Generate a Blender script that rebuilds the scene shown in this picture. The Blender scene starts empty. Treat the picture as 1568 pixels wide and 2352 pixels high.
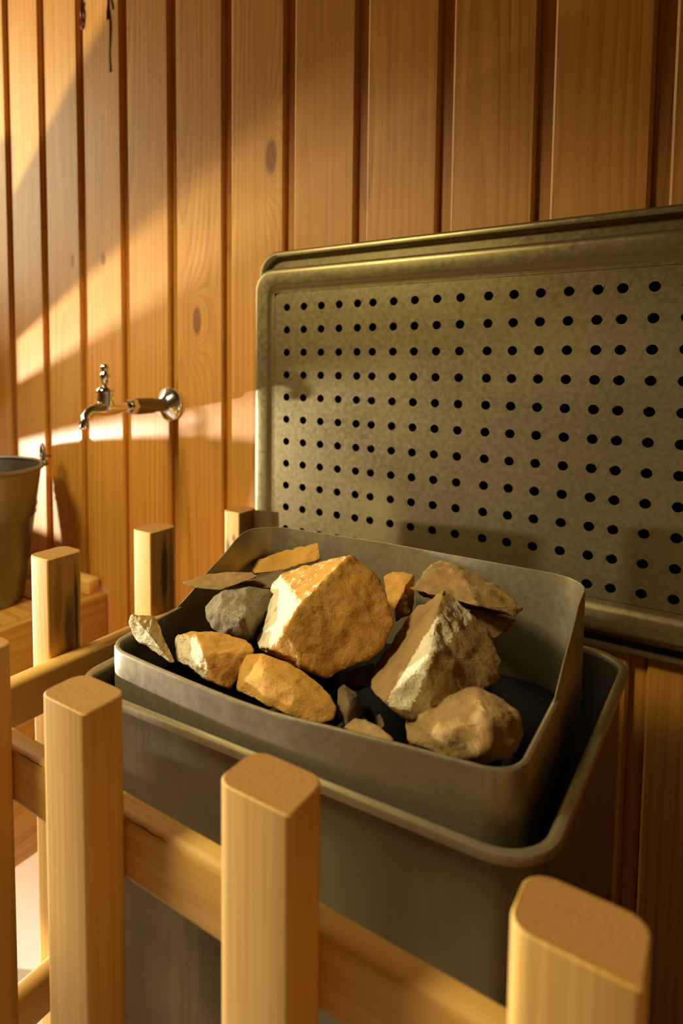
import bpy, bmesh, math, random
from mathutils import Vector, Matrix, noise as mnoise

scene = bpy.context.scene
COL = scene.collection
# Survey frame: taken from the camera station, the panelled wall is 0.80 m ahead (+Y) and the floor 1.05 m below.
WY, FZ = 0.80, 1.05
def P(x, y, z):
    return Vector((x, y - WY, z + FZ))

# ------------------------------------------------------------------ camera
cam_data = bpy.data.cameras.new('camera')
cam = bpy.data.objects.new('camera', cam_data)
COL.objects.link(cam)
cr = Vector((0.81490, 0.57958, 0.00459)); cu = Vector((-0.04392, 0.05386, 0.99758)); cf = Vector((-0.57793, 0.81313, -0.06934))
m = Matrix((cr, cu, -cf)).transposed().to_4x4()
m.translation = P(0, 0, 0)
cam.matrix_world = m
cam_data.sensor_fit = 'VERTICAL'
cam_data.sensor_height = 36.0
cam_data.lens = 1479.4 / 2352 * 36.0
cam_data.shift_x = (784 - 631.5) / 2352
cam_data.shift_y = -(1176 - 938.6) / 2352
cam_data.clip_start = 0.01
cam_data.dof.use_dof = True
cam_data.dof.focus_distance = 0.62
cam_data.dof.aperture_fstop = 5.0
scene.camera = cam

# ------------------------------------------------------------------ exposure, world, daylight
scene.view_settings.view_transform = 'Standard'
scene.view_settings.look = 'None'
scene.view_settings.exposure = 0.78
scene.view_settings.gamma = 1.0
scene.view_settings.use_curve_mapping = False

scene.cycles.max_bounces = 6; scene.cycles.diffuse_bounces = 4; scene.cycles.glossy_bounces = 3
scene.cycles.caustics_reflective = False
world = bpy.data.worlds.new('world')
scene.world = world
world.use_nodes = True
bg = world.node_tree.nodes['Background']
bg.inputs['Color'].default_value = (0.75, 0.85, 1.0, 1)
bg.inputs['Strength'].default_value = 0.6

def area_light(name, loc, target, sx, sy, power, color):
    d = bpy.data.lights.new(name, 'AREA')
    d.shape = 'RECTANGLE'; d.size = sx; d.size_y = sy; d.energy = power; d.color = color
    o = bpy.data.objects.new(name, d)
    COL.objects.link(o)
    o.location = loc
    o.rotation_euler = (Vector(target) - Vector(loc)).to_track_quat('-Z', 'Y').to_euler()
    return o
WIN1 = (-0.05, 0.65, 0.20, 1.10)     # y0, y1, z0, z1 of the main window in the left wall
WIN2 = (0.20, 0.72, -1.00, -0.50)     # low window added to the left wall to brighten the floor under the bench
LX = -2.10                            # inner face of the left wall
area_light('daylight_window', P(LX - .10, (WIN1[0] + WIN1[1]) / 2, (WIN1[2] + WIN1[3]) / 2), P(0, (WIN1[0] + WIN1[1]) / 2, .2), .68, .88, 12, (1.0, 0.87, 0.50))
area_light('low_fill_light', P(LX - .10, (WIN2[0] + WIN2[1]) / 2, (WIN2[2] + WIN2[3]) / 2), P(-1.1, .5, -1.05), .5, .48, 30, (1.0, 0.95, 0.80))
RX, FY = 0.30, -1.95                  # inner faces of the right wall and of the wall behind the camera
LAMP = P(-1.95, .02, -.30)

# ------------------------------------------------------------------ materials
def srgb(r, g, b):
    f = lambda c: (c / 255 / 12.92) if c / 255 <= .04045 else ((c / 255 + .055) / 1.055) ** 2.4
    return (f(r), f(g), f(b), 1)

class NT:
    def __init__(s, name):
        s.m = bpy.data.materials.new(name); s.m.use_nodes = True
        s.t = s.m.node_tree; s.n = s.t.nodes; s.l = s.t.links
        s.b = s.n['Principled BSDF']
    def new(s, typ, **kw):
        n = s.n.new(typ)
        for k, v in kw.items(): setattr(n, k, v)
        return n
    def link(s, a, b): s.l.new(a, b)
    def val(s, sock, v):
        if hasattr(v, 'links'): s.l.new(v, sock)
        else: sock.default_value = v
    def math(s, op, a, b=0.0, c=0.0, clamp=False):
        n = s.new('ShaderNodeMath', operation=op, use_clamp=clamp)
        s.val(n.inputs[0], a); s.val(n.inputs[1], b); s.val(n.inputs[2], c)
        return n.outputs[0]
    def vmul(s, v, k):
        n = s.new('ShaderNodeVectorMath', operation='MULTIPLY'); s.val(n.inputs[0], v); n.inputs[1].default_value = k
        return n.outputs[0]
    def vadd(s, a, b):
        n = s.new('ShaderNodeVectorMath', operation='ADD'); s.val(n.inputs[0], a); s.val(n.inputs[1], b)
        return n.outputs[0]
    def noise(s, vec, scale=1.0, detail=3.0, rough=.55):
        n = s.new('ShaderNodeTexNoise'); s.link(vec, n.inputs['Vector'])
        n.inputs['Scale'].default_value = scale; n.inputs['Detail'].default_value = detail; n.inputs['Roughness'].default_value = rough
        return n.outputs['Fac']
    def ramp(s, fac, stops, interp='LINEAR'):
        n = s.new('ShaderNodeValToRGB'); s.link(fac, n.inputs[0]); e = n.color_ramp.elements
        n.color_ramp.interpolation = interp
        while len(e) < len(stops): e.new(.5)
        for i, (p, c) in enumerate(stops):
            e[i].position = p; e[i].color = c if len(c) == 4 else (*c, 1)
        return n.outputs[0]
    def mix(s, fac, a, b, blend='MIX'):
        n = s.new('ShaderNodeMix', data_type='RGBA', blend_type=blend)
        s.val(n.inputs[0], fac); s.val(n.inputs[6], a); s.val(n.inputs[7], b)
        return n.outputs[2]
    def mapr(s, v, a, b, c, d):
        n = s.new('ShaderNodeMapRange'); s.val(n.inputs[0], v)
        for i, k in enumerate((a, b, c, d)): n.inputs[i + 1].default_value = k
        return n.outputs[0]
    def bump(s, h, strength, dist):
        n = s.new('ShaderNodeBump'); n.inputs['Strength'].default_value = strength; n.inputs['Distance'].default_value = dist
        s.link(h, n.inputs['Height']); s.link(n.outputs[0], s.b.inputs['Normal'])
    def tc(s, o='Object'): return s.new('ShaderNodeTexCoord').outputs[o]

def wood(name, light, mid, dark, rough=.45, coat=0.0, freq=130., knots=(), stains=(), vary=.25, contrast=.8):
    """Pine sawn along local Z; growth rings cut as cathedrals, optional knots (x, z, rx, rz) and scorch stains (x, y, z, rx, ry, rz)."""
    t = NT(name)
    v = t.tc(); sp = t.new('ShaderNodeSeparateXYZ'); t.link(v, sp.inputs[0]); x, y, z = sp.outputs
    rnd = t.new('ShaderNodeObjectInfo').outputs['Random']
    off = t.new('ShaderNodeCombineXYZ'); t.val(off.inputs[0], t.math('MULTIPLY', rnd, 17.3)); t.val(off.inputs[1], t.math('MULTIPLY', rnd, 7.7)); t.val(off.inputs[2], t.math('MULTIPLY', rnd, 31.1))
    vo = t.vadd(v, off.outputs[0])
    warp = t.noise(t.vmul(vo, (9, 9, 1.1)), 1, 2)
    slow = t.noise(t.vmul(vo, (.4, .4, .75)), 1, 1.5)
    ox = t.math('MULTIPLY_ADD', rnd, .10, -.05)
    dx = t.math('SUBTRACT', t.math('ADD', x, t.math('MULTIPLY', y, .35)), ox)
    dz = t.math('MULTIPLY_ADD', slow, .22, -.085)
    r = t.math('SQRT', t.math('ADD', t.math('MULTIPLY', dx, dx), t.math('MULTIPLY', dz, dz)))
    u = t.math('MULTIPLY_ADD', warp, 2.2, t.math('MULTIPLY', r, freq))
    kmask = None
    for kx, kz, rx, rz in knots:
        a = t.math('DIVIDE', t.math('SUBTRACT', x, kx), rx); b = t.math('DIVIDE', t.math('SUBTRACT', z, kz), rz)
        d2 = t.math('ADD', t.math('MULTIPLY', a, a), t.math('MULTIPLY', b, b))
        u = t.math('ADD', u, t.math('DIVIDE', 9.0, t.math('ADD', 1.0, t.math('MULTIPLY', d2, .35))))
        mk = t.mapr(d2, .55, 1.35, 1, 0)
        kmask = mk if kmask is None else t.math('MAXIMUM', kmask, mk)
    saw = t.math('FRACT', u)
    col = t.ramp(saw, [(0, light), (.35, light), (.75, mid), (.93, [light[i] * (1 - contrast) + dark[i] * contrast for i in range(4)]), (1, light)])
    patch = t.mapr(t.noise(t.vmul(vo, (14, 14, 1.6)), 1, 2), .36, .62, .12, 1)
    col = t.mix(patch, t.mix(.35, light, mid), col)
    streak = t.noise(t.vmul(vo, (150, 150, 2.4)), 1, 3)
    col = t.mix(t.mapr(streak, .42, .75, 0, .55), col, dark)
    fine = t.noise(t.vmul(vo, (420, 420, 9)), 1, 2)
    col = t.mix(t.mapr(fine, .3, .75, .0, .35), col, mid)
    blotch = t.noise(t.vmul(vo, (6, 6, 2)), 1, 2)
    col = t.mix(t.mapr(blotch, .4, .75, 0, .5), col, mid)
    col = t.mix(t.mapr(rnd, 0, 1, 0, vary), col, dark)
    if kmask is not None:
        kc = t.mix(t.noise(t.vmul(vo, (150, 150, 150)), 1, 3), srgb(104, 52, 14), srgb(138, 80, 28))
        col = t.mix(t.math('MULTIPLY', kmask, .9), col, kc)
    if stains:
        sm = None
        for sx, sy, sz, rx, ry, rz, amt in stains:
            q = None
            for c, s0, rr in ((x, sx, rx), (y, sy, ry), (z, sz, rz)):
                a = t.math('DIVIDE', t.math('SUBTRACT', c, s0), rr); a = t.math('MULTIPLY', a, a)
                q = a if q is None else t.math('ADD', q, a)
            q = t.math('ADD', q, t.math('MULTIPLY_ADD', t.noise(t.vmul(vo, (90, 90, 14)), 1, 3), 1.6, -.8))
            mk = t.mapr(q, .1, 1.2, amt, 0)
            sm = mk if sm is None else t.math('MAXIMUM', sm, mk)
        col = t.mix(sm, col, srgb(34, 20, 10))
    t.link(col, t.b.inputs['Base Color'])
    t.val(t.b.inputs['Roughness'], t.mapr(fine, 0, 1, rough - .08, rough + .12))
    t.b.inputs['Coat Weight'].default_value = coat; t.b.inputs['Coat Roughness'].default_value = .28
    t.bump(t.math('MULTIPLY_ADD', saw, -.4, t.math('MULTIPLY', fine, .6)), .25, .0006)
    return t.m

def end_grain(name, a, b):
    t = NT(name); v = t.tc()
    rnd = t.new('ShaderNodeObjectInfo').outputs['Random']
    sp = t.new('ShaderNodeSeparateXYZ'); t.link(v, sp.inputs[0])
    dx = t.math('ADD', sp.outputs[0], t.math('MULTIPLY_ADD', rnd, .08, .02)); dy = t.math('ADD', sp.outputs[1], -.045)
    r = t.math('SQRT', t.math('ADD', t.math('MULTIPLY', dx, dx), t.math('MULTIPLY', dy, dy)))
    u = t.math('FRACT', t.math('MULTIPLY_ADD', t.noise(t.vmul(v, (60, 60, 60)), 1, 2), .9, t.math('MULTIPLY', r, 420)))
    n = t.noise(t.vmul(v, (700, 700, 700)), 1, 2)
    col = t.mix(t.math('MULTIPLY', u, .55), a, b); col = t.mix(t.mapr(n, .35, .7, 0, .45), col, b)
    t.link(col, t.b.inputs['Base Color']); t.b.inputs['Roughness'].default_value = .75
    t.bump(t.math('ADD', u, n), .4, .0006)
    return t.m

def metal(name, c1, c2, rough, smudge=.12, brushed=(40, 40, 40), met=1.0):
    t = NT(name); v = t.tc()
    n1 = t.noise(t.vmul(v, (7, 7, 7)), 1, 4); n2 = t.noise(t.vmul(v, brushed), 1, 3)
    t.link(t.mix(t.mapr(n1, .35, .7, 0, 1), c1, c2), t.b.inputs['Base Color'])
    t.b.inputs['Metallic'].default_value = met
    t.val(t.b.inputs['Roughness'], t.math('ADD', t.mapr(n1, .3, .7, rough - smudge, rough + smudge), t.mapr(n2, .3, .7, -.04, .06)))
    t.bump(n2, .12, .0004)
    return t.m

def rock(name, c1, c2, spots, rough=.9, big=26., grain=.5):
    t = NT(name); v = t.tc()
    rnd = t.new('ShaderNodeObjectInfo').outputs['Random']
    off = t.new('ShaderNodeCombineXYZ'); t.val(off.inputs[0], t.math('MULTIPLY', rnd, 9.1)); t.val(off.inputs[2], t.math('MULTIPLY', rnd, 5.3))
    vo = t.vadd(v, off.outputs[0])
    n1 = t.noise(vo, big, 4); n2 = t.noise(vo, 210, 4, .65); n3 = t.noise(vo, 620, 2)
    col = t.mix(t.mapr(n1, .35, .68, 0, 1), c1, c2)
    col = t.mix(t.mapr(n2, .60, .72, 0, .55), col, spots)
    col = t.mix(t.mapr(n3, .3, .8, 0, .3), col, c2)
    t.link(col, t.b.inputs['Base Color']); t.b.inputs['Roughness'].default_value = rough
    t.b.inputs['Specular IOR Level'].default_value = .25
    t.bump(t.math('ADD', t.math('MULTIPLY', n2, 1.0), t.math('MULTIPLY', n3, .35)), grain, .0022)
    return t.m

def plain(name, c, rough=.6, met=0.0, nscale=30., amt=.25):
    t = NT(name); n = t.noise(t.tc(), nscale, 4)
    t.link(t.mix(t.mapr(n, .35, .7, 0, amt), c, [k * .55 for k in c[:3]] + [1]), t.b.inputs['Base Color'])
    t.b.inputs['Roughness'].default_value = rough; t.b.inputs['Metallic'].default_value = met
    return t.m

PL, PM, PD = srgb(210, 150, 62), srgb(190, 127, 43), srgb(136, 82, 22)
M = {}
M['plank'] = wood('varnished_pine', PL, PM, PD, rough=.5, coat=.06, freq=100, vary=.35, contrast=.75)
GL, GM, GD = srgb(236, 196, 116), srgb(220, 168, 82), srgb(190, 128, 50)
M['post'] = wood('pale_planed_pine', GL, GM, GD, rough=.55, coat=0, freq=190, vary=.12, contrast=.22)
M['rail'] = wood('pale_rail_pine', GL, GM, GD, rough=.55, coat=0, freq=190, vary=.15, contrast=.25)
M['bench'] = wood('bench_pine', srgb(214, 164, 84), srgb(196, 140, 60), srgb(150, 98, 36), rough=.5, coat=.05, vary=.25)
M['end'] = end_grain('end_grain_pine', srgb(190, 142, 74), srgb(132, 86, 36))
M['steel'] = metal('dull_stainless', (.315, .250, .118, 1), (.240, .188, .084, 1), .36, brushed=(160, 160, 160), met=.82, smudge=.07)
M['casing'] = metal('grey_casing_steel', (.24, .194, .11, 1), (.16, .128, .07, 1), .44, brushed=(220, 220, 8), met=.8)
M['rim'] = metal('worn_rim_steel', (.45, .395, .27, 1), (.33, .28, .175, 1), .40, brushed=(150, 150, 150), met=.75)
M['chrome'] = metal('chrome', (.80, .79, .76, 1), (.74, .72, .68, 1), .10, smudge=.04)
M['brass'] = metal('aged_pipe_nickel', (.26, .21, .14, 1), (.17, .13, .08, 1), .35)
M['zinc'] = metal('galvanised_zinc', (.30, .29, .26, 1), (.21, .20, .17, 1), .42, brushed=(90, 90, 90))
M['black'] = plain('flat_black', (.012, .011, .010, 1), .8)
M['floor'] = plain('pale_floor', srgb(176, 172, 160), .5, nscale=6, amt=.08)
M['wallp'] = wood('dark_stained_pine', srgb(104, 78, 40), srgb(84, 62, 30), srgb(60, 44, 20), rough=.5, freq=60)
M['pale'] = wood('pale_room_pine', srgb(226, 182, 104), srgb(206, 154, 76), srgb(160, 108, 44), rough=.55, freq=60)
M['resin'] = plain('dried_resin', srgb(96, 40, 14), .2)
M['rock_gold'] = rock('golden_stone', srgb(210, 160, 80), srgb(192, 138, 58), srgb(140, 96, 40))
M['rock_tan'] = rock('tan_stone', srgb(174, 142, 92), srgb(148, 116, 70), srgb(100, 76, 42))
M['rock_lit_split'] = rock('lit_split_stone', srgb(240, 228, 198), srgb(224, 206, 168), srgb(176, 150, 104), grain=1.0)  # paler tone puts the side light into the split faces
M['rock_grey'] = rock('grey_stone', srgb(142, 126, 96), srgb(108, 96, 72), srgb(62, 56, 44), grain=.8)
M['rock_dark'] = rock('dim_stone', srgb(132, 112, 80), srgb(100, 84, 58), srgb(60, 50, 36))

# ------------------------------------------------------------------ mesh helpers
def tag(o, label=None, cat=None, group=None, kind=None):
    for k, v in (('label', label), ('category', cat), ('group', group), ('kind', kind)):
        if v: o[k] = v
    return o
def empty(name, loc, label=None, cat=None, group=None, kind=None):
    o = bpy.data.objects.new(name, None); COL.objects.link(o); o.location = loc; o.empty_display_size = .02
    return tag(o, label, cat, group, kind)
def mesh(name, bm, mats, parent=None, loc=(0, 0, 0), rot=None, smooth=False, world=False, auto=None):
    """One mesh object. With a parent, loc is in world space and converted."""
    bmesh.ops.recalc_face_normals(bm, faces=bm.faces)
    me = bpy.data.meshes.new(name); bm.to_mesh(me); bm.free()
    for mt in (mats if isinstance(mats, (list, tuple)) else [mats]): me.materials.append(M[mt] if isinstance(mt, str) else mt)
    if smooth:
        for p in me.polygons: p.use_smooth = True
        if auto is not None and hasattr(me, 'set_sharp_from_angle'): me.set_sharp_from_angle(angle=math.radians(auto))
    return place(name, me, parent, loc, rot)
def place(name, me, parent=None, loc=(0, 0, 0), rot=None):
    o = bpy.data.objects.new(name, me); COL.objects.link(o)
    o.location = Vector(loc)
    if parent is not None:
        o.parent = parent
        q = Vector((0, 0, 0)); p = parent
        while p is not None: q += p.location; p = p.parent
        o.location = Vector(loc) - q
    if rot: o.rotation_euler = rot
    return o
def box(bm, x0, x1, y0, y1, z0, z1):
    vs = [bm.verts.new((x, y, z)) for x in (x0, x1) for y in (y0, y1) for z in (z0, z1)]
    for f in ((0, 1, 3, 2), (4, 6, 7, 5), (0, 4, 5, 1), (2, 3, 7, 6), (0, 2, 6, 4), (1, 5, 7, 3)): bm.faces.new([vs[i] for i in f])
    return vs
def rbox(sx, sy, sz, r=.002, seg=2):
    bm = bmesh.new(); box(bm, -sx / 2, sx / 2, -sy / 2, sy / 2, -sz / 2, sz / 2)
    if r: bmesh.ops.bevel(bm, geom=bm.edges[:], offset=r, segments=seg, profile=.5, affect='EDGES')
    return bm
def corner_path(pts, radii, seg=8, closed=True):
    """2D polyline with rounded corners."""
    out = []; n = len(pts)
    for i in range(n):
        p = Vector(pts[i]); r = radii[i] if isinstance(radii, (list, tuple)) else radii
        if (not closed and i in (0, n - 1)) or r <= 0: out.append(p); continue
        a = (Vector(pts[i - 1]) - p).normalized(); b = (Vector(pts[(i + 1) % n]) - p).normalized()
        ang = a.angle(b); d = r / math.tan(ang / 2); c = p + (a + b).normalized() * (r / math.sin(ang / 2))
        s, e = p + a * d, p + b * d; v0, v1 = s - c, e - c
        sgn = v0.angle_signed(v1)
        for k in range(seg + 1):
            out.append(c + Matrix.Rotation(-sgn * k / seg, 2) @ v0)
    return out
def offset_path(path, d, closed=True):
    n = len(path); out = []
    for i in range(n):
        a = path[i - 1] if closed or i else path[i]; b = path[(i + 1) % n] if closed or i < n - 1 else path[i]
        t = (b - a); t = t.normalized() if t.length > 1e-9 else Vector((1, 0))
        out.append(path[i] + Vector((t.y, -t.x)) * d)
    return out
def loops(bm, rings, closed=True, cap0=False, cap1=False, mat=0):
    vs = [[bm.verts.new(p) for p in r] for r in rings]; n = len(rings[0])
    for a, b in zip(vs[:-1], vs[1:]):
        for i in range(n if closed else n - 1):
            j = (i + 1) % n; f = bm.faces.new((a[i], a[j], b[j], b[i])); f.material_index = mat
    if cap0: bm.faces.new(vs[0])
    if cap1: bm.faces.new(vs[-1])
    return vs
def lathe(prof, seg=24, axis='Z', cap=True):
    """profile [(r, h)] about an axis."""
    bm = bmesh.new(); rings = []
    for r, h in prof:
        ring = []
        for k in range(seg):
            a = 2 * math.pi * k / seg; c, s = r * math.cos(a), r * math.sin(a)
            ring.append((c, s, h) if axis == 'Z' else ((c, h, s) if axis == 'Y' else (h, c, s)))
        rings.append(ring)
    loops(bm, rings, True, cap, cap)
    return bm
def tube(path, rad, seg=12, bm=None, cap=True):
    bm = bm or bmesh.new(); rings = []; n = len(path); path = [Vector(p) for p in path]
    up = Vector((0.123, 0.456, 0.88)).normalized()
    for i, p in enumerate(path):
        t = (path[min(i + 1, n - 1)] - path[max(i - 1, 0)]).normalized()
        a = t.cross(up).normalized(); b = t.cross(a).normalized(); up = -b if False else up
        r = rad[i] if isinstance(rad, (list, tuple)) else rad
        rings.append([p + (a * math.cos(2 * math.pi * k / seg) + b * math.sin(2 * math.pi * k / seg)) * r for k in range(seg)])
    loops(bm, rings, True, cap, cap)
    return bm

# ------------------------------------------------------------------ the room
CZ = 1.15
bm = bmesh.new(); box(bm, LX - .3, RX + .2, FY - WY - .2, .12, -.06, 0.0)
tag(mesh('floor', bm, 'floor'), 'pale smooth floor under the bench and heater', kind='structure')
bm = bmesh.new(); box(bm, LX - .3, RX + .2, FY - WY - .2, .12, CZ + FZ, CZ + FZ + .06)
tag(mesh('ceiling', bm, 'wallp'), 'pine ceiling of the sauna', kind='structure')
bm = bmesh.new(); box(bm, LX - .1, RX + .1, .022, .09, 0, CZ + FZ)
wall = tag(mesh('wall_back', bm, 'wallp'), 'varnished pine wall of upright grooved boards', kind='structure')
bm = bmesh.new(); box(bm, LX, RX, FY - WY - .08, FY - WY, 0, CZ + FZ)
tag(mesh('wall_front', bm, 'wallp'), 'pine wall behind the camera', kind='structure')
# left wall with two window openings
def wall_with_openings(ops, y0, y1, z0, z1, x0, x1):
    bm = bmesh.new()
    ys = sorted({y0, y1, *[o[0] for o in ops], *[o[1] for o in ops]}); zs = sorted({z0, z1, *[o[2] for o in ops], *[o[3] for o in ops]})
    for a, b in zip(ys[:-1], ys[1:]):
        for c, d in zip(zs[:-1], zs[1:]):
            if any(o[0] <= a and b <= o[1] and o[2] <= c and d <= o[3] for o in ops): continue
            box(bm, x0, x1, a - WY, b - WY, c + FZ, d + FZ)
    return bm
bm = bmesh.new(); box(bm, RX, RX + .08, FY - WY, .02, 0, CZ + FZ)
tag(mesh('wall_right', bm, 'wallp'), 'dark pine side wall beyond the heater', kind='structure')
tag(mesh('wall_left', wall_with_openings([WIN1, WIN2], FY, .82, -FZ, CZ, LX - .08, LX), 'pale'), 'pine side wall with the daylight window and an added low window', kind='structure')
for i, w in enumerate((WIN1, WIN2)):
    bm = bmesh.new(); fw = .03
    for a, b, c, d in ((w[0], w[0] + fw, w[2], w[3]), (w[1] - fw, w[1], w[2], w[3]), (w[0] + fw, w[1] - fw, w[2], w[2] + fw), (w[0] + fw, w[1] - fw, w[3] - fw, w[3])):
        box(bm, LX - .07, LX + .01, a - WY, b - WY, c + FZ, d + FZ)
    tag(mesh('window_%d' % (i + 1), bm, 'bench'), ('pine frame of the tall daylight window', 'pine frame of the added low window that lights the floor')[i], kind='structure')

# boards of the back wall: flat face, a wide reveal at each joint with a raised right-hand arris
PITCH, G0 = .11825, -.072
def plank_mesh():
    bm = bmesh.new(); w = PITCH; rev = .0165; H = CZ + FZ - .002
    prof = [(-w / 2, .020), (-w / 2, .0095), (-w / 2 + rev - .001, .0095), (-w / 2 + rev, .0088), (-w / 2 + rev + .0002, .0034), (-w / 2 + rev + .0009, .0012), (-w / 2 + rev + .0030, 0.0), (w / 2 - .0042, 0.0), (w / 2 - .0012, .0025), (w / 2 - .0004, .0070), (w / 2 - .0004, .020)]
    # groove lies on the left side of each board as seen from the room
    loops(bm, [[(x, y, 0.001) for x, y in prof], [(x, y, H) for x, y in prof]], True, True, True)
    bmesh.ops.recalc_face_normals(bm, faces=bm.faces)
    me = bpy.data.meshes.new('plank'); bm.to_mesh(me); bm.free(); me.materials.append(M['plank'])
    return me
pm = plank_mesh()
KNOTS = {-.578: (.309, .0105, .026), -.728: (.070, .0095, .024), -1.048: (.196, .0065, .014), -.9601: (.192, .007, .011)}
k = math.floor((LX - G0) / PITCH)
x = G0 + (k + 1) * PITCH
while x < RX + PITCH * .4:
    xc = x + PITCH / 2 - .0075 - .001
    me = pm; kn = [(kx - xc, kz[0] + FZ, kz[1], kz[2]) for kx, kz in KNOTS.items() if abs(kx - xc) < PITCH / 2]
    if xc < RX - .03:
        o = place('plank', me, wall, (xc, 0, 0))
        if kn:
            o.data = pm.copy(); o.data.materials[0] = wood('varnished_pine_knotted', PL, PM, PD, rough=.5, coat=.06, freq=100, vary=.35, contrast=.75, knots=kn)
        if abs(xc - (-.9601)) < PITCH / 2: resin_plank = o
    x += PITCH
# dried resin runs high on one board
rp = resin_plank.location + wall.location
for dx, z1, z0, r in ((-.042, .68, .615, .0035), (-.036, .66, .622, .0022), (.030, .70, .612, .0035), (.0335, .66, .520, .0016), (.040, .68, .625, .0022)):
    path = [(rp.x + dx + .0015 * math.sin(9 * t + dx * 300), -.0006, FZ + z1 + (z0 - z1) * t) for t in [i / 8 for i in range(9)]]
    o = mesh('resin_run', tube(path, [r * (.7 + .3 * math.sin(5 * i)) * (1.25 if i in (6, 7) else 1) for i in range(9)], 8), 'resin', resin_plank, smooth=True)

# ------------------------------------------------------------------ perforated steel panel on the wall
panel = empty('perforated_panel', P(-.26, .8, -.07), 'tall perforated stainless steel heat shield mounted on the pine wall', 'heat shield')
PX0, PX1, PZ0, PZ1, PY = -.5835, .065, -.291, .1375, .765
def rr_ring(x0, x1, z0, z1, r, y, seg=7):
    pts = corner_path([(x0, z0), (x1, z0), (x1, z1), (x0, z1)], r, seg)
    return [P(p.x, y, p.y) for p in pts]
bm = bmesh.new()   # backing tray against the wall, standing a little taller, with a rolled lip
bx0, bx1, bz0, bz1 = -.590, .070, -.318, .166
rg = [rr_ring(bx0, bx1, bz0, bz1, .034, .7995), rr_ring(bx0, bx1, bz0, bz1, .034, .792), rr_ring(bx0 + .001, bx1 - .001, bz0 + .001, bz1 - .001, .033, .787), rr_ring(bx0 + .004, bx1 - .004, bz0 + .004, bz1 - .004, .030, .785),
      rr_ring(bx0 + .009, bx1 - .009, bz0 + .009, bz1 - .009, .026, .786), rr_ring(bx0 + .011, bx1 - .011, bz0 + .011, bz1 - .011, .025, .790), rr_ring(bx0 + .013, bx1 - .013, bz0 + .013, bz1 - .013, .024, .796)]
loops(bm, rg, True, True, True)
mesh('backing_plate', bm, 'steel', panel, smooth=True, auto=50)
bm = bmesh.new()   # front pan: returned edge, rounded border, shallow pressed step
def rr(d, y, r=.030): return rr_ring(PX0 + d, PX1 - d, PZ0 + d, PZ1 - d, max(r - d * .6, .008), y)
rg = [rr(0, .7945), rr(0, PY + .006), rr(.0012, PY + .0025), rr(.004, PY + .0004), rr(.008, PY), rr(.0225, PY + .0002), rr(.0255, PY + .0012), rr(.0285, PY + .0034), rr(.0315, PY + .0040), rr(.036, PY + .0040, .026)]
loops(bm, rg, True)
mesh('border', bm, 'steel', panel, smooth=True, auto=60)
# perforated field: one quad cell with a round hole for each perforation
S = .765
cols = [-.6882, -.6505, -.613, -.576, -.5392, -.5096, -.4711, -.4332, -.395, -.3565, -.3127, -.2747, -.2365, -.1981, -.1604, -.1296, -.0915, -.0532, -.0150, .0232, .0610]
cols = [c * S for c in cols if c * S < PX1 - .042]
rows = [(.1058 - .04212 * i) * S for i in range(11)]
ex = [PX0 + .0355] + [(a + b) / 2 for a, b in zip(cols[:-1], cols[1:])] + [PX1 - .0355]
ez = [PZ1 - .0355] + [(a + b) / 2 for a, b in zip(rows[:-1], rows[1:])] + [PZ0 + .0355]
bm = bmesh.new(); HR, SEG, yf, yb = .0054, 16, PY + .0040, PY + .0056
vc = {}
def gv(x, z, y):
    key = (round(x, 5), round(z, 5), round(y, 5))
    if key not in vc: vc[key] = bm.verts.new(P(x, y, z))
    return vc[key]
for i, cx in enumerate(cols):
    for j, cz in enumerate(rows):
        x0, x1, z1, z0 = ex[i], ex[i + 1], ez[j], ez[j + 1]
        cor = [gv(x1, z1, yf), gv(x0, z1, yf), gv(x0, z0, yf), gv(x1, z0, yf)]
        ci = [bm.verts.new(P(cx + HR * math.cos(2 * math.pi * (q + .0) / SEG), yf, cz + HR * math.sin(2 * math.pi * q / SEG))) for q in range(SEG)]
        cb = [bm.verts.new(v.co + Vector((0, yb - yf, 0))) for v in ci]
        for q in range(4):           # corner q sits at 45+90q degrees
            a0 = (q * 4 - 2) % SEG
            for s in range(4):
                u0, u1 = (a0 + s) % SEG, (a0 + s + 1) % SEG
                bm.faces.new((cor[q], ci[u0], ci[u1]))
            nxt = (a0 + 4) % SEG
            bm.faces.new((cor[q], ci[nxt], cor[(q + 1) % 4]))
        for s in range(SEG): bm.faces.new((ci[s], cb[s], cb[(s + 1) % SEG], ci[(s + 1) % SEG]))
mesh('perforated_sheet', bm, 'steel', panel)
bm = bmesh.new(); box(bm, *[P(PX0 + .02, 0, 0).x, P(PX1 - .02, 0, 0).x], P(0, .789, 0).y, P(0, .7905, 0).y, P(0, 0, PZ0 + .02).z, P(0, 0, PZ1 - .02).z)
mesh('hole_shade_sheet', bm, 'black', panel)  # black sheet stands in for the shade behind the holes

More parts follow.
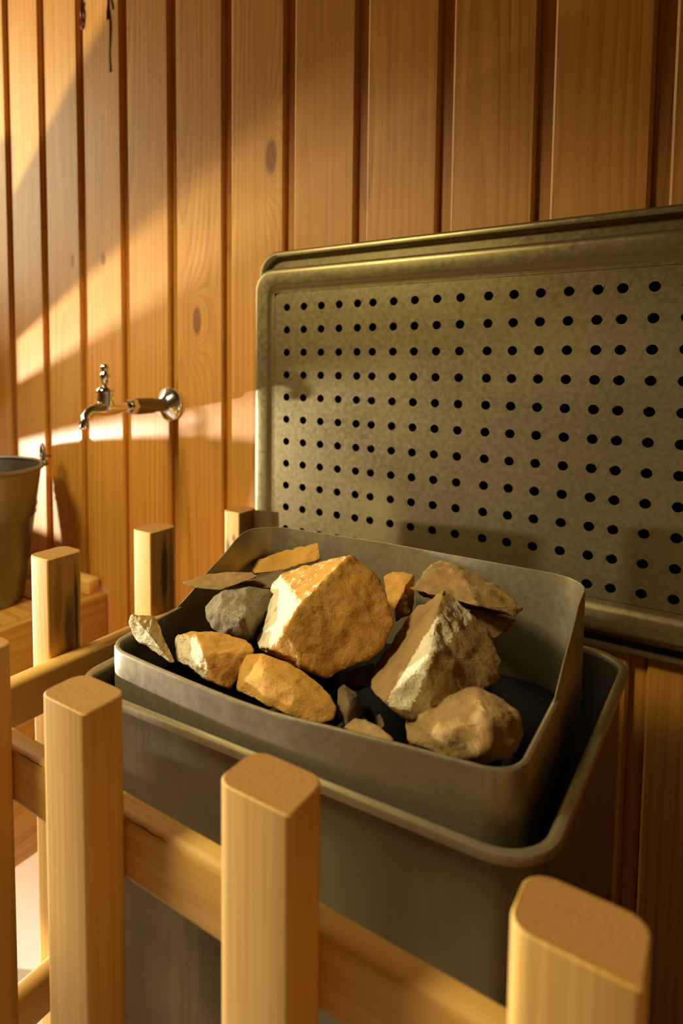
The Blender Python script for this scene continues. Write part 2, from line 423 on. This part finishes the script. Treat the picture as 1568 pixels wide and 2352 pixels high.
# ------------------------------------------------------------------ heater
heater = empty('sauna_heater', P(-.27, .52, -FZ), 'grey steel sauna stove with a raised open tray full of stones', 'sauna stove')
def sheet(name, path, thick, ztop, zbot, mat, closed, lip=.0, parent=heater):
    """Bent sheet metal: path is the inner line; thickness goes outwards; lip rounds the top."""
    bm = bmesh.new(); out = offset_path(path, thick, closed)
    mid = offset_path(path, thick * .5, closed); zt = [ztop(p) for p in path]
    R = lambda pp, zz: [P(p.x, p.y, z) for p, z in zip(pp, zz)]
    n = len(path); e = min(lip, thick * .45)
    q1 = offset_path(path, thick - e * .3, closed); q0 = offset_path(path, e * .3, closed)
    rings = [R(out, [zbot] * n), R(out, [z - e for z in zt]), R(q1, [z - e * .3 for z in zt]), R(mid, zt), R(q0, [z - e * .3 for z in zt]), R(path, [z - e for z in zt]), R(path, [zbot] * n)]
    vs = loops(bm, rings, closed)
    a, b = vs[0], vs[-1]
    for i in range(n if closed else n - 1):
        j = (i + 1) % n; bm.faces.new((b[i], b[j], a[j], a[i]))
    if not closed:
        bm.faces.new([r[0] for r in vs]); bm.faces.new([r[-1] for r in vs][::-1])
    return mesh(name, bm, mat, parent, smooth=True, auto=40)
def dens(path, step=.012):
    out = []
    for a, b in zip(path[:-1], path[1:]):
        k = max(1, int((b - a).length / step))
        out += [a + (b - a) * (i / k) for i in range(k)]
    out.append(path[-1]); res = [out[0]]
    for p in out[1:]:
        if (p - res[-1]).length > .0015: res.append(p)
    return res
# outer casing (counter-clockwise seen from above)
cas = corner_path([(-.462, .349), (-.079, .367), (-.074, .686), (-.478, .682)], [.030, .032, .034, .034], 8)
casing = sheet('outer_casing', cas, .002, lambda p: -.283, -.96, 'casing', True)
sheet('casing_rim', offset_path(cas, -.0005), .0085, lambda p: -.2795, -.2855, 'rim', True, .003, parent=casing)
bm = bmesh.new(); box(bm, -.45, -.09, .375 - WY, .67 - WY, FZ - .957, FZ - .950); mesh('base_plate', bm, 'black', heater)
for fx in (-.43, -.11):
    for fy in (.39, .65):
        mesh('foot', lathe([(.018, 0), (.018, .012), (.010, .02), (.010, .096)], 14), 'black', heater, P(fx, fy, -FZ), smooth=True, auto=40)
# stone tray: heavier front sheet, taller back sheet lapped over its ends
fpath = corner_path([(-.4635, .485), (-.4525, .3800), (-.40, .3765), (-.35, .3745), (-.30, .3740), (-.25, .3760), (-.20, .3800), (-.15, .3860), (-.12, .3905), (-.0990, .3945), (-.1000, .505)],
                    [0, .026, .2, .2, .2, .2, .2, .2, .2, .022, 0], 6, closed=False)
def front_top(p):      # the front edge is bent: it rises a little towards the right-hand corner
    ks = [(-.50, -.2560), (-.27, -.2560), (-.21, -.2512), (-.16, -.2488), (0, -.2480)]
    for (a, za), (c, zc) in zip(ks[:-1], ks[1:]):
        if a <= p.x <= c: return za + (zc - za) * (p.x - a) / (c - a)
    return -.256
sheet('tray_front', dens(fpath), .0052, front_top, -.43, 'rim', False, .003)
bpath = corner_path([(-.0985, .462), (-.0990, .640), (-.30, .6405), (-.462, .628), (-.4665, .452)], [0, .036, 0, .046, 0], 8, closed=False)
def back_top(p):
    y = p.y
    if y > .60: return -.1965
    ks = [(.45, -.266), (.482, -.2555), (.502, -.2450), (.526, -.2300), (.556, -.2160), (.580, -.2010), (.60, -.1965)]
    for (a, za), (b, zb) in zip(ks[:-1], ks[1:]):
        if a <= y <= b: return za + (zb - za) * (y - a) / (b - a)
    return -.266
sheet('tray_back', dens(bpath), .0014, back_top, -.43, 'rim', False, .0006)
sheet('shade_lining', corner_path([(-.4555, .389), (-.105, .397), (-.104, .632), (-.456, .622)], [.03, .03, .034, .04], 6), .0012, lambda p: -.305 + .004 * math.sin(p.x * 70 + p.y * 40), -.43, 'black', True)  # black sheet added to give the deep tray its shade
bm = bmesh.new(); box(bm, -.455, -.104, .398 - WY, .636 - WY, FZ - .435, FZ - .43); mesh('tray_floor', bm, 'black', heater)
for i, ex0 in enumerate((-.15, -.19, -.23, -.30, -.37)):
    pth = [P(ex0, .60, -.42), P(ex0, .60, -.375), P(ex0, .59, -.363), P(ex0, .575, -.358), P(ex0, .47, -.358), P(ex0, .455, -.363), P(ex0, .445, -.375), P(ex0, .445, -.42)]
    mesh('heating_element', tube(pth, .005, 10), 'casing', heater, smooth=True)

# ------------------------------------------------------------------ stones
STONES = {
    's1': [(-277,-285,876),(-248,-285,857),(-223,-310,829),(-225,-335,816),(-252,-375,801),(-268,-380,807),(-336,-355,797),(-362,-315,797),(-370,-285,824),(-364,-280,840),(-278,-295,876),(-281,-368,855),(-285,-384,837),(-302,-380,816),(-343,-265,849),(-319,-235,826),(-279,-245,802),(-344,-245,782),(-318,-270,766)],
    's2': [(-197,-270,858),(-187,-272,850),(-181,-272,845),(-156,-270,829),(-140,-290,815),(-137,-310,808),(-145,-345,807),(-164,-380,803),(-178,-385,798),(-195,-390,809),(-225,-355,795),(-241,-305,794),(-229,-260,826),(-188,-305,851),(-173,-360,836),(-175,-305,843),(-215,-240,804),(-175,-250,797),(-227,-280,783),(-176,-290,790)],
    's3': [(-145,-350,821),(-129,-348,818),(-109,-352,811),(-104,-362,801),(-109,-378,793),(-123,-390,788),(-140,-398,789),(-177,-388,782),(-183,-378,794),(-172,-360,803),(-149,-398,806),(-171,-384,804),(-121,-385,818),(-118,-396,802),(-148,-340,795),(-121,-345,787),(-167,-360,785)],
    's4': [(-223,-195,859),(-232,-200,857),(-210,-200,859),(-190,-205,852),(-166,-210,847),(-141,-225,838),(-142,-240,834),(-169,-265,846),(-237,-255,844),(-235,-225,848),(-177,-195,815),(-240,-200,819),(-208,-190,836)],
    's4b': [(-179,-245,836),(-146,-225,826),(-150,-240,819),(-158,-250,814),(-189,-245,816),(-185,-205,803),(-162,-205,813),(-198,-205,809)],
    's5': [(-280,-220,838),(-269,-215,844),(-247,-215,844),(-243,-245,842),(-241,-235,812),(-255,-240,802),(-266,-235,820),(-254,-245,817),(-282,-175,817),(-271,-180,792)],
    's6': [(-412,-340,813),(-410,-330,820),(-400,-325,828),(-375,-315,834),(-357,-305,831),(-350,-305,816),(-350,-325,800),(-347,-345,795),(-375,-355,798),(-399,-350,804),(-344,-362,825),(-380,-355,822),(-430,-260,791),(-399,-270,777),(-436,-290,780)],
    's7': [(-428,-365,786),(-428,-360,790),(-396,-370,804),(-374,-370,807),(-368,-368,810),(-339,-365,808),(-323,-372,805),(-323,-388,793),(-325,-402,782),(-335,-412,789),(-361,-406,790),(-407,-385,778),(-372,-394,813),(-349,-410,809),(-391,-355,786),(-359,-362,787),(-409,-360,775)],
    's8': [(-319,-405,785),(-323,-395,798),(-321,-388,808),(-308,-388,814),(-293,-390,815),(-284,-390,811),(-267,-388,811),(-249,-390,806),(-236,-394,801),(-227,-400,798),(-226,-406,791),(-235,-412,788),(-259,-416,789),(-283,-416,790),(-289,-410,812),(-256,-411,809),(-318,-365,778),(-278,-365,775)],
    's9': [(-453,-398,808),(-453,-394,813),(-435,-385,814),(-428,-385,810),(-412,-390,799),(-390,-400,787),(-392,-404,786),(-403,-404,789),(-423,-403,792),(-442,-402,795),(-432,-400,808),(-423,-402,804),(-423,-403,795),(-462,-360,783),(-433,-370,776)],
    's10': [(-457,-322,824),(-454,-290,824),(-438,-260,822),(-420,-250,823),(-405,-260,823),(-416,-285,821),(-416,-310,820),(-450,-325,821),(-466,-270,803),(-446,-240,804)],
    's11': [(-460,-200,810),(-458,-195,814),(-414,-190,835),(-403,-190,837),(-374,-188,849),(-364,-200,834),(-387,-210,826),(-405,-215,818),(-446,-215,806),(-424,-185,812),(-382,-185,830)],
    's11b': [(-446,-215,805),(-404,-215,819),(-387,-230,818),(-388,-255,812),(-414,-250,808),(-436,-260,807),(-453,-190,791),(-421,-190,795)],
    's12': [(-244,-370,796),(-241,-365,798),(-227,-368,796),(-217,-380,789),(-215,-388,787),(-220,-398,785),(-229,-395,788),(-220,-395,800),(-250,-340,769),(-237,-350,763)],
    's13': [(-218,-406,789),(-215,-395,792),(-208,-392,792),(-194,-396,792),(-178,-406,793),(-195,-410,783),(-219,-370,768),(-199,-380,773)],
    's14': [(-259,-325,786),(-239,-315,797),(-228,-330,789),(-233,-340,786),(-262,-335,781),(-275,-270,757),(-272,-300,753)],
    's15': [(-216,-360,776),(-214,-355,777),(-205,-365,776),(-205,-370,775),(-210,-368,774),(-220,-340,761)],
    's16': [(-181,-325,799),(-172,-310,801),(-155,-315,801),(-150,-330,795),(-173,-335,786),(-186,-270,763)],
}

SINFO = {
 's1': ('rock_gold', 'largest golden stone at the centre of the pile with a split left face coloured pale as lit', .0022),
 's2': ('rock_tan', 'big tan wedge stone right of the largest stone with a ridge coloured white as lit', .0022),
 's3': ('rock_tan', 'rounded tan stone in the front right corner of the tray', .0025),
 's4': ('rock_tan', 'long flat tan slab leaning on the tray back at right', .0028),
 's4b': ('rock_tan', 'small orange-tan stone tucked under the leaning slab at right', .0020),
 's5': ('rock_gold', 'small yellow stone wedged behind between the largest stone and the slab', .0022),
 's6': ('rock_grey', 'rough grey stone at the left of the pile', .0032),
 's7': ('rock_gold', 'golden stone at the front left with a rough left face coloured white as lit', .0024),
 's8': ('rock_gold', 'smooth lumpy golden stone lying along the front rim', .0016),
 's9': ('rock_tan', 'jagged pale chunk in the front left corner of the tray', .0024),
 's10': ('rock_tan', 'thin pale slab lying over the left rim behind the grey stone', .0018),
 's11': ('rock_gold', 'long thin yellow slab lying at the back left of the pile', .0022),
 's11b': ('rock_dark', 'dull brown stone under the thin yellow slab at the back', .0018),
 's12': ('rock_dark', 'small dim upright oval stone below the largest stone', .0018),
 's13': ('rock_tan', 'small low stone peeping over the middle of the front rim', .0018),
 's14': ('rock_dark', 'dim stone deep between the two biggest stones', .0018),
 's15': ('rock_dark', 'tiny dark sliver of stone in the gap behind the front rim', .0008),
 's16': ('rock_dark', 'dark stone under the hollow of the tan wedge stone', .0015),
}
BITE = {'s2': (P(-.160, .435, -.272), .030)}
LIT_SPLIT = {'s1': ((-.80, -.58, .15), .72, lambda q: True), 's7': ((-.62, -.78, .1), .80, lambda q: q.x < -.345), 's9': ((-.5, -.8, .2), .55, lambda q: True),  # faces turned to the lamp side, coloured as lit
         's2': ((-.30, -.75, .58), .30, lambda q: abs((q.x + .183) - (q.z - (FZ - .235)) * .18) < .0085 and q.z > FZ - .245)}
def stone(key):
    mat, label, amp = SINFO[key]
    pts = [Vector(p) / 1000 for p in STONES[key]]
    c = sum(pts, Vector()) / len(pts); size = max((p - c).length for p in pts)
    bm = bmesh.new()
    for p in pts: bm.verts.new(p - c)
    r = bmesh.ops.convex_hull(bm, input=bm.verts[:])
    bmesh.ops.delete(bm, geom=[v for v in bm.verts if not v.link_faces], context='VERTS')
    bmesh.ops.dissolve_limit(bm, angle_limit=math.radians(9), verts=bm.verts[:], edges=bm.edges[:])
    bmesh.ops.bevel(bm, geom=bm.edges[:], offset=size * (.10 if key == 's8' else .06 if key == 's3' else .026), segments=2, profile=.6, affect='EDGES', clamp_overlap=True)
    bmesh.ops.triangulate(bm, faces=bm.faces[:])
    target = max(.0028, size * .035)
    for _ in range(5):
        long = [e for e in bm.edges if e.calc_length() > target * 1.5]
        if not long or len(bm.verts) > 9000: break
        bmesh.ops.subdivide_edges(bm, edges=long, cuts=1, use_grid_fill=False)
        bmesh.ops.triangulate(bm, faces=[f for f in bm.faces if len(f.verts) > 3])
    bmesh.ops.remove_doubles(bm, verts=bm.verts[:], dist=.0002)
    seed = Vector((sum(map(ord, key)) * .37, 1.3, 2.1))
    if key in BITE:
        bc, br = BITE[key]; bc = bc - c
        for v in bm.verts:
            d = v.co - bc
            if d.length < br: v.co = bc + d.normalized() * br
    bm.normal_update()
    mv = []
    for v in bm.verts:
        q = (v.co + c)
        n = mnoise.fractal(q * 32 + seed, 1.0, 2.0, 3) * amp * .9 + mnoise.fractal(q * 120 + seed, .9, 2.1, 4) * amp * .55
        n += abs(mnoise.noise(q * 60 + seed)) * -amp * .4
        mv.append(v.co + v.normal * n)
    for v, q in zip(bm.verts, mv): v.co = q
    mats = [mat]
    if key in LIT_SPLIT:
        d, lim, bx = LIT_SPLIT[key]; d = Vector(d).normalized(); mats.append('rock_lit_split'); bm.normal_update()
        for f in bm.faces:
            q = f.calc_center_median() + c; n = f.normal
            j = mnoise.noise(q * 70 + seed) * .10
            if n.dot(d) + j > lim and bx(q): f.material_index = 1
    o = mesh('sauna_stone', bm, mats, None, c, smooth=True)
    tag(o, label, 'stone', 'stones in the heater tray')
    return o
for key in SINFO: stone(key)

# ------------------------------------------------------------------ wooden guard fence round the heater
guard = empty('heater_guard', P(-.30, .3, -FZ), 'pale pine guard rail with upright posts around the stove', 'guard rail')
PT = -.222
def post_mesh(sx, sy, L, mats, r=.0036):
    bm = bmesh.new()
    def ring(i, z, rr): return [(p.x, p.y, z) for p in corner_path([(-sx / 2 + i, -sy / 2 + i), (sx / 2 - i, -sy / 2 + i), (sx / 2 - i, sy / 2 - i), (-sx / 2 + i, sy / 2 - i)], [rr * 2.2, rr * .6, rr * 2.2, rr * 2.6], 5)]
    vs = loops(bm, [ring(0, 0, r), ring(0, L - .0009, r), ring(.0008, L, r)], True, True, False)
    f = bm.faces.new(vs[-1]); f.material_index = 1
    bmesh.ops.recalc_face_normals(bm, faces=bm.faces)
    me = bpy.data.meshes.new('post'); bm.to_mesh(me); bm.free()
    for mt in mats: me.materials.append(M[mt] if isinstance(mt, str) else mt)
    for p in me.polygons: p.use_smooth = len(p.vertices) == 4
    me.set_sharp_from_angle(angle=math.radians(35))
    return me
L = FZ + PT
front_post = post_mesh(.048, .0365, L, ('post', 'end'), .0042)
for px in (-.4815, -.349, -.1925, -.0405, .113, .267):
    place('post', front_post, guard, P(px, .2685, -FZ))
scorch = {.457: [(.018, .004, L - .085, .008, .010, .045, .75), (.018, .013, L - .075, .008, .0035, .065, .95), (.018, -.012, L - .05, .008, .006, .05, .35)],
          .607: [(.018, .000, L - .060, .008, .007, .05, .9), (.018, .014, L - .075, .008, .006, .07, .6)],
          .7625: [(-.006, -.024, L - .055, .006, .008, .016, .9), (.006, -.024, L - .04, .004, .008, .008, .7)]}
for py in (.457, .607, .7625):
    wm = wood('scorched_post_pine', GL, GM, GD, rough=.55, coat=0, freq=190, vary=.12, contrast=.22, stains=scorch[py])
    place('post', post_mesh(.037 if py < .7 else .033, .049 if py < .7 else .044, L, (wm, 'end'), .004), guard, P({.457: -.6395, .607: -.6315, .7625: -.6072}[py], py, -FZ))
def rail(a, b, t, h, mat='rail'):
    """Board of thickness t and height h between two points; built along local Z, then laid down."""
    d = b - a; bm = rbox(t, h, d.length, .0060, 3)
    rot = (math.radians(90), 0, math.radians(90)) if abs(d.x) > abs(d.y) else (math.radians(90), 0, math.radians(0))
    # local Z -> run direction, local Y -> up
    if abs(d.x) > abs(d.y): R = Matrix(((0, 0, 1), (1, 0, 0), (0, 1, 0)))
    else: R = Matrix(((1, 0, 0), (0, 0, -1), (0, 1, 0)))
    o = mesh('rail', bm, mat, guard, (a + b) / 2, smooth=True, auto=35)
    o.rotation_euler = R.to_euler()
    return o
top_rail = rail(P(-.597, .2960, -.335), P(.292, .2960, -.335), .0195, .0505)
for xa, xb, z in ((-.457, -.424, -.3130), (-.329, -.290, -.3132), (-.283, -.262, -.3155)):    # drying checks along the rail
    o = mesh('drying_crack', tube([P(xa + (xb - xa) * q / 8, .2868, z + .0005 * math.sin(q * 1.7 + xa * 90)) for q in range(9)], [.00015 + .00022 * math.sin(math.pi * q / 8) for q in range(9)], 6), 'black', guard)
    o.parent = None; o.location = (0, 0, 0)
    w = top_rail.rotation_euler.to_matrix().to_4x4(); w.translation = top_rail.location + guard.location
    o.data.transform(w.inverted()); o.parent = top_rail
rail(P(-.597, .2960, -.72), P(.292, .2960, -.72), .0195, .0505)
place('post', post_mesh(.037, .0365, L, ('post', 'end'), .0042), guard, P(-.6395, .2685, -FZ))
rail(P(-.6095, .2870, -.360), P(-.6095, .797, -.360), .0215, .0505)
rail(P(-.6095, .2870, -.711), P(-.6095, .797, -.711), .0215, .0505)

# ------------------------------------------------------------------ bench, back strip
bench = empty('sauna_bench', P(-1.5, .6, -FZ), 'pine bench along the wall left of the stove under the bucket', 'bench')
BT = -.441
y = .50
for i in range(3):
    w = .098 if i < 2 else .094
    bm = rbox(1.045, w - .004, .024, .003, 2); o = mesh('bench_slat', rbox(.024, w - .004, 1.085, .003), 'bench', bench, P(-1.5275, y + w / 2, BT - .012), smooth=True, auto=35)
    o.rotation_euler = (0, math.radians(90), 0); bm.free(); y += w
o = mesh('back_strip', rbox(.032, .030, 1.09, .006, 3), 'post', bench, P(-1.522, .7825, BT + .0145), smooth=True, auto=35); o.rotation_euler = (0, math.radians(90), 0)
o = mesh('side_apron', rbox(.022, .42, .30, .004, 2), 'bench', bench, P(-.9705, .648, BT - .208), smooth=True, auto=35); o.rotation_euler = (math.radians(90), 0, 0)
for lx, ly in ((-1.02, .53), (-2.03, .53), (-2.03, .765)): mesh('leg', rbox(.05, .05, FZ + BT - .024, .003), 'bench', bench, P(lx, ly, (BT - .024 - FZ) / 2))

# ------------------------------------------------------------------ added slatted screen, left out of frame, shaped to throw the wall bands
screen = empty('shadow_screen', P(-1.5, .45, BT), 'added out-of-view pine slats that throw the shadow bands on the wall', 'screen')
def xboard(z0, z1, y0, y1, name='screen_board'):
    o = mesh(name, rbox(.016, z1 - z0, y1 - y0, .002), 'bench', screen, P(-1.50, (y0 + y1) / 2, (z0 + z1) / 2)); o.rotation_euler = (math.radians(90), 0, 0)
for z0, z1 in ((-.077, .107), (-.2145, -.138), (-.43, -.33)): xboard(z0, z1, .06, .755)
for yy in (.518, .735):
    mesh('screen_post', rbox(.03, .03, .62, .003), 'bench', screen, P(-1.524, yy, BT + .31))

# ------------------------------------------------------------------ unseen lamp put on the left wall as source of the light bands
lamp = empty('unseen_wall_lamp', P(LX, .02, -.30), 'added small round steel lamp, out of view on the left wall', 'lamp')
mesh('lamp_base', lathe([(.045, 0), (.045, .012), (.02, .02), (.02, .06)], 24, 'X'), 'steel', lamp, P(LX, .02, -.30), smooth=True, auto=40)
mesh('lamp_cup', lathe([(.02, .0), (.035, .012), (.05, .05), (.048, .05), (.033, .014), (.005, .006)], 24, 'X'), 'steel', lamp, P(LX + .055, .02, -.30), smooth=True, auto=40)
o = mesh('light_block_flap', rbox(.003, .25, .24, .001, 1), 'steel', lamp, P(-1.85, -.043, -.152))  # added to block the beam towards the right of the wall
bmx = tube([P(LX + .01, -.05, -.27), P(-1.90, -.10, -.255), P(-1.851, -.10, -.24)], .004, 8); mesh('flap_arm', bmx, 'steel', lamp, smooth=True)
ld = bpy.data.lights.new('lamp_light', 'SPOT'); ld.energy = 92; ld.shadow_soft_size = .016; ld.spot_size = math.radians(112); ld.spot_blend = .25; ld.color = (1.0, .95, .85)
lo = bpy.data.objects.new('lamp_light', ld); COL.objects.link(lo); lo.parent = lamp; lo.location = LAMP - lamp.location
lo.rotation_euler = Vector((1, .12, .16)).to_track_quat('-Z', 'Y').to_euler()

# ------------------------------------------------------------------ unseen fill lamp added left of the camera to brighten stones and rails
CLX, CLY, CLZ = -.88, -.16, .80
pend = empty('added_fill_lamp', P(CLX, CLY, CZ), 'added shaded fill lamp hanging out of view left of the camera', 'lamp')
mesh('cord', tube([P(CLX, CLY, CZ), P(CLX, CLY, CLZ + .12)], .003, 8), 'black', pend, smooth=True)
mesh('ceiling_rose', lathe([(.001, -.001), (.05, -.001), (.045, -.02), (.012, -.03), (.001, -.03)], 24), 'steel', pend, P(CLX, CLY, CZ), smooth=True, auto=40)
mesh('lamp_shade', lathe([(.018, .13), (.03, .12), (.06, .09), (.11, .035), (.135, -.03), (.132, -.03), (.107, .033), (.057, .086), (.02, .112)], 36, 'Z', False), 'steel', pend, P(CLX, CLY, CLZ), smooth=True, auto=50)
cd = bpy.data.lights.new('fill_lamp_light', 'SPOT'); cd.energy = 35; cd.shadow_soft_size = .13; cd.spot_size = math.radians(98); cd.spot_blend = .5; cd.color = (1.0, .85, .47)
co = bpy.data.objects.new('fill_lamp_light', cd); COL.objects.link(co); co.parent = pend; co.location = P(CLX, CLY, CLZ - .06) - pend.location
co.rotation_euler = Vector((.22, .36, -1)).to_track_quat('-Z', 'Y').to_euler()

# ------------------------------------------------------------------ bucket on the bench
BC = (-1.135, .630)
bucket = empty('metal_bucket', P(BC[0], BC[1], BT), 'dull galvanised metal bucket with side ears standing on the bench', 'bucket')
BHt, r0, r1 = .253, .089, .1255
t = .0016
prof = [(0.001, .006), (r0 - .008, .006), (r0 - .003, .0), (r0, .0), (r0 + .001, .006), (r0 + (r1 - r0) * .30, BHt * .30), (r0 + (r1 - r0) * .62, BHt * .62), (r0 + (r1 - r0) * .64 + .0022, BHt * .64), (r0 + (r1 - r0) * .66, BHt * .66), (r0 + (r1 - r0) * .70 + .002, BHt * .70), (r0 + (r1 - r0) * .72, BHt * .72), (r1 - .001, BHt - .008),
        (r1 - t, BHt - .008), (r0 + (r1 - r0) * .5 - t, BHt * .5), (r0 - t, .012), (0.001, .012)]
mesh('bucket_body', lathe(prof, 56, 'Z', False), 'zinc', bucket, P(BC[0], BC[1], BT), smooth=True, auto=50)
rim = [(r1 + .0045 * math.cos(a) + .001, BHt - .004 + .0045 * math.sin(a)) for a in [k * math.pi / 5 for k in range(11)]]
mesh('rolled_rim', lathe(rim, 56, 'Z', False), 'zinc', bucket, P(BC[0], BC[1], BT), smooth=True)
va = Vector((BC[0], BC[1])).normalized(); ear_dir = Vector((.42, .907)).normalized()
for s in (1, -1):
    e = Vector((ear_dir.x * s, ear_dir.y * s, 0)); base = P(BC[0], BC[1], BT) + e * (r1 + .003) + Vector((0, 0, BHt + .002))
    tan = Vector((-e.y, e.x, 0))
    ring = [base + Vector((0, 0, .012)) + tan * (.0135 * math.cos(a)) + Vector((0, 0, 0.017 * math.sin(a))) for a in [k * 2 * math.pi / 16 for k in range(17)]]
    ear = mesh('ear', tube(ring, .0033, 8), 'zinc', bucket, smooth=True)
    pl = base - Vector((0, 0, .006)) + e * .003
    bmx = tube([pl - tan * .014, pl + tan * .014], .006, 8); tube([base + Vector((0, 0, .008)) - e * .006, base + Vector((0, 0, .006)) + e * .016], .0026, 8, bmx)
    mesh('pivot', bmx, 'zinc', ear, smooth=True)
    
# ------------------------------------------------------------------ tap on the wall
TX, TZ = -.7915, -.0705
tap = empty('water_tap', P(TX, .8, TZ), 'chrome water tap with upright handle projecting from the pine wall', 'tap')
T0 = P(TX, .8, TZ)
ax = lambda prof, seg=28: lathe([(r, -h) for r, h in prof], seg, 'Y')
mesh('wall_flange', ax([(.001, 0), (.030, 0), (.0305, .002), (.029, .005), (.024, .0095), (.0165, .0145), (.0115, .018), (.001, .018)]), 'chrome', tap, T0, smooth=True, auto=60)
mesh('pipe_collar', ax([(.0112, .016), (.0112, .040), (.0128, .041), (.0132, .044), (.0132, .076), (.0122, .079), (.001, .079)]), 'brass', tap, T0, smooth=True, auto=40)
nut = bmesh.new(); rings = []
for r, h in ((.0085, .078), (.0128, .079), (.0135, .082), (.0135, .090), (.0120, .092), (.0075, .093)):
    rings.append([Vector((r * math.cos(k * math.pi / 3), -h, r * math.sin(k * math.pi / 3))) for k in range(6)])
loops(nut, rings, True, True, True)
mesh('hex_nut', nut, 'chrome', tap, T0, smooth=False)
path = [(-.090, 0, .0072), (-.102, 0, .0070), (-.112, .0000, .0085), (-.124, .0005, .0118), (-.138, .0012, .0128), (-.150, .0005, .0112), (-.162, -.0005, .0090), (-.172, -.0045, .0078), (-.1785, -.0115, .0075), (-.1805, -.019, .0076), (-.1808, -.026, .0079), (-.1808, -.029, .0066)]
mesh('tap_body', tube([T0 + Vector((0, y, z)) for y, z, r in path], [r for y, z, r in path], 20), 'chrome', tap, smooth=True)
BON = T0 + Vector((0, -.140, .006))
mesh('bonnet', lathe([(.0125, 0), (.0128, .008), (.0118, .015), (.0118, .018), (.0145, .0185), (.015, .021), (.0135, .0245), (.010, .028), (.006, .0295), (.004, .031)], 24), 'chrome', tap, BON, smooth=True, auto=45)
mesh('handle', lathe([(.0038, .029), (.0042, .033), (.0065, .037), (.0078, .041), (.0085, .0445), (.0078, .048), (.0058, .0505), (.0052, .052), (.0066, .0545), (.0070, .058), (.0058, .0615), (.003, .0635), (.0008, .064)], 20), 'chrome', tap, BON, smooth=True)
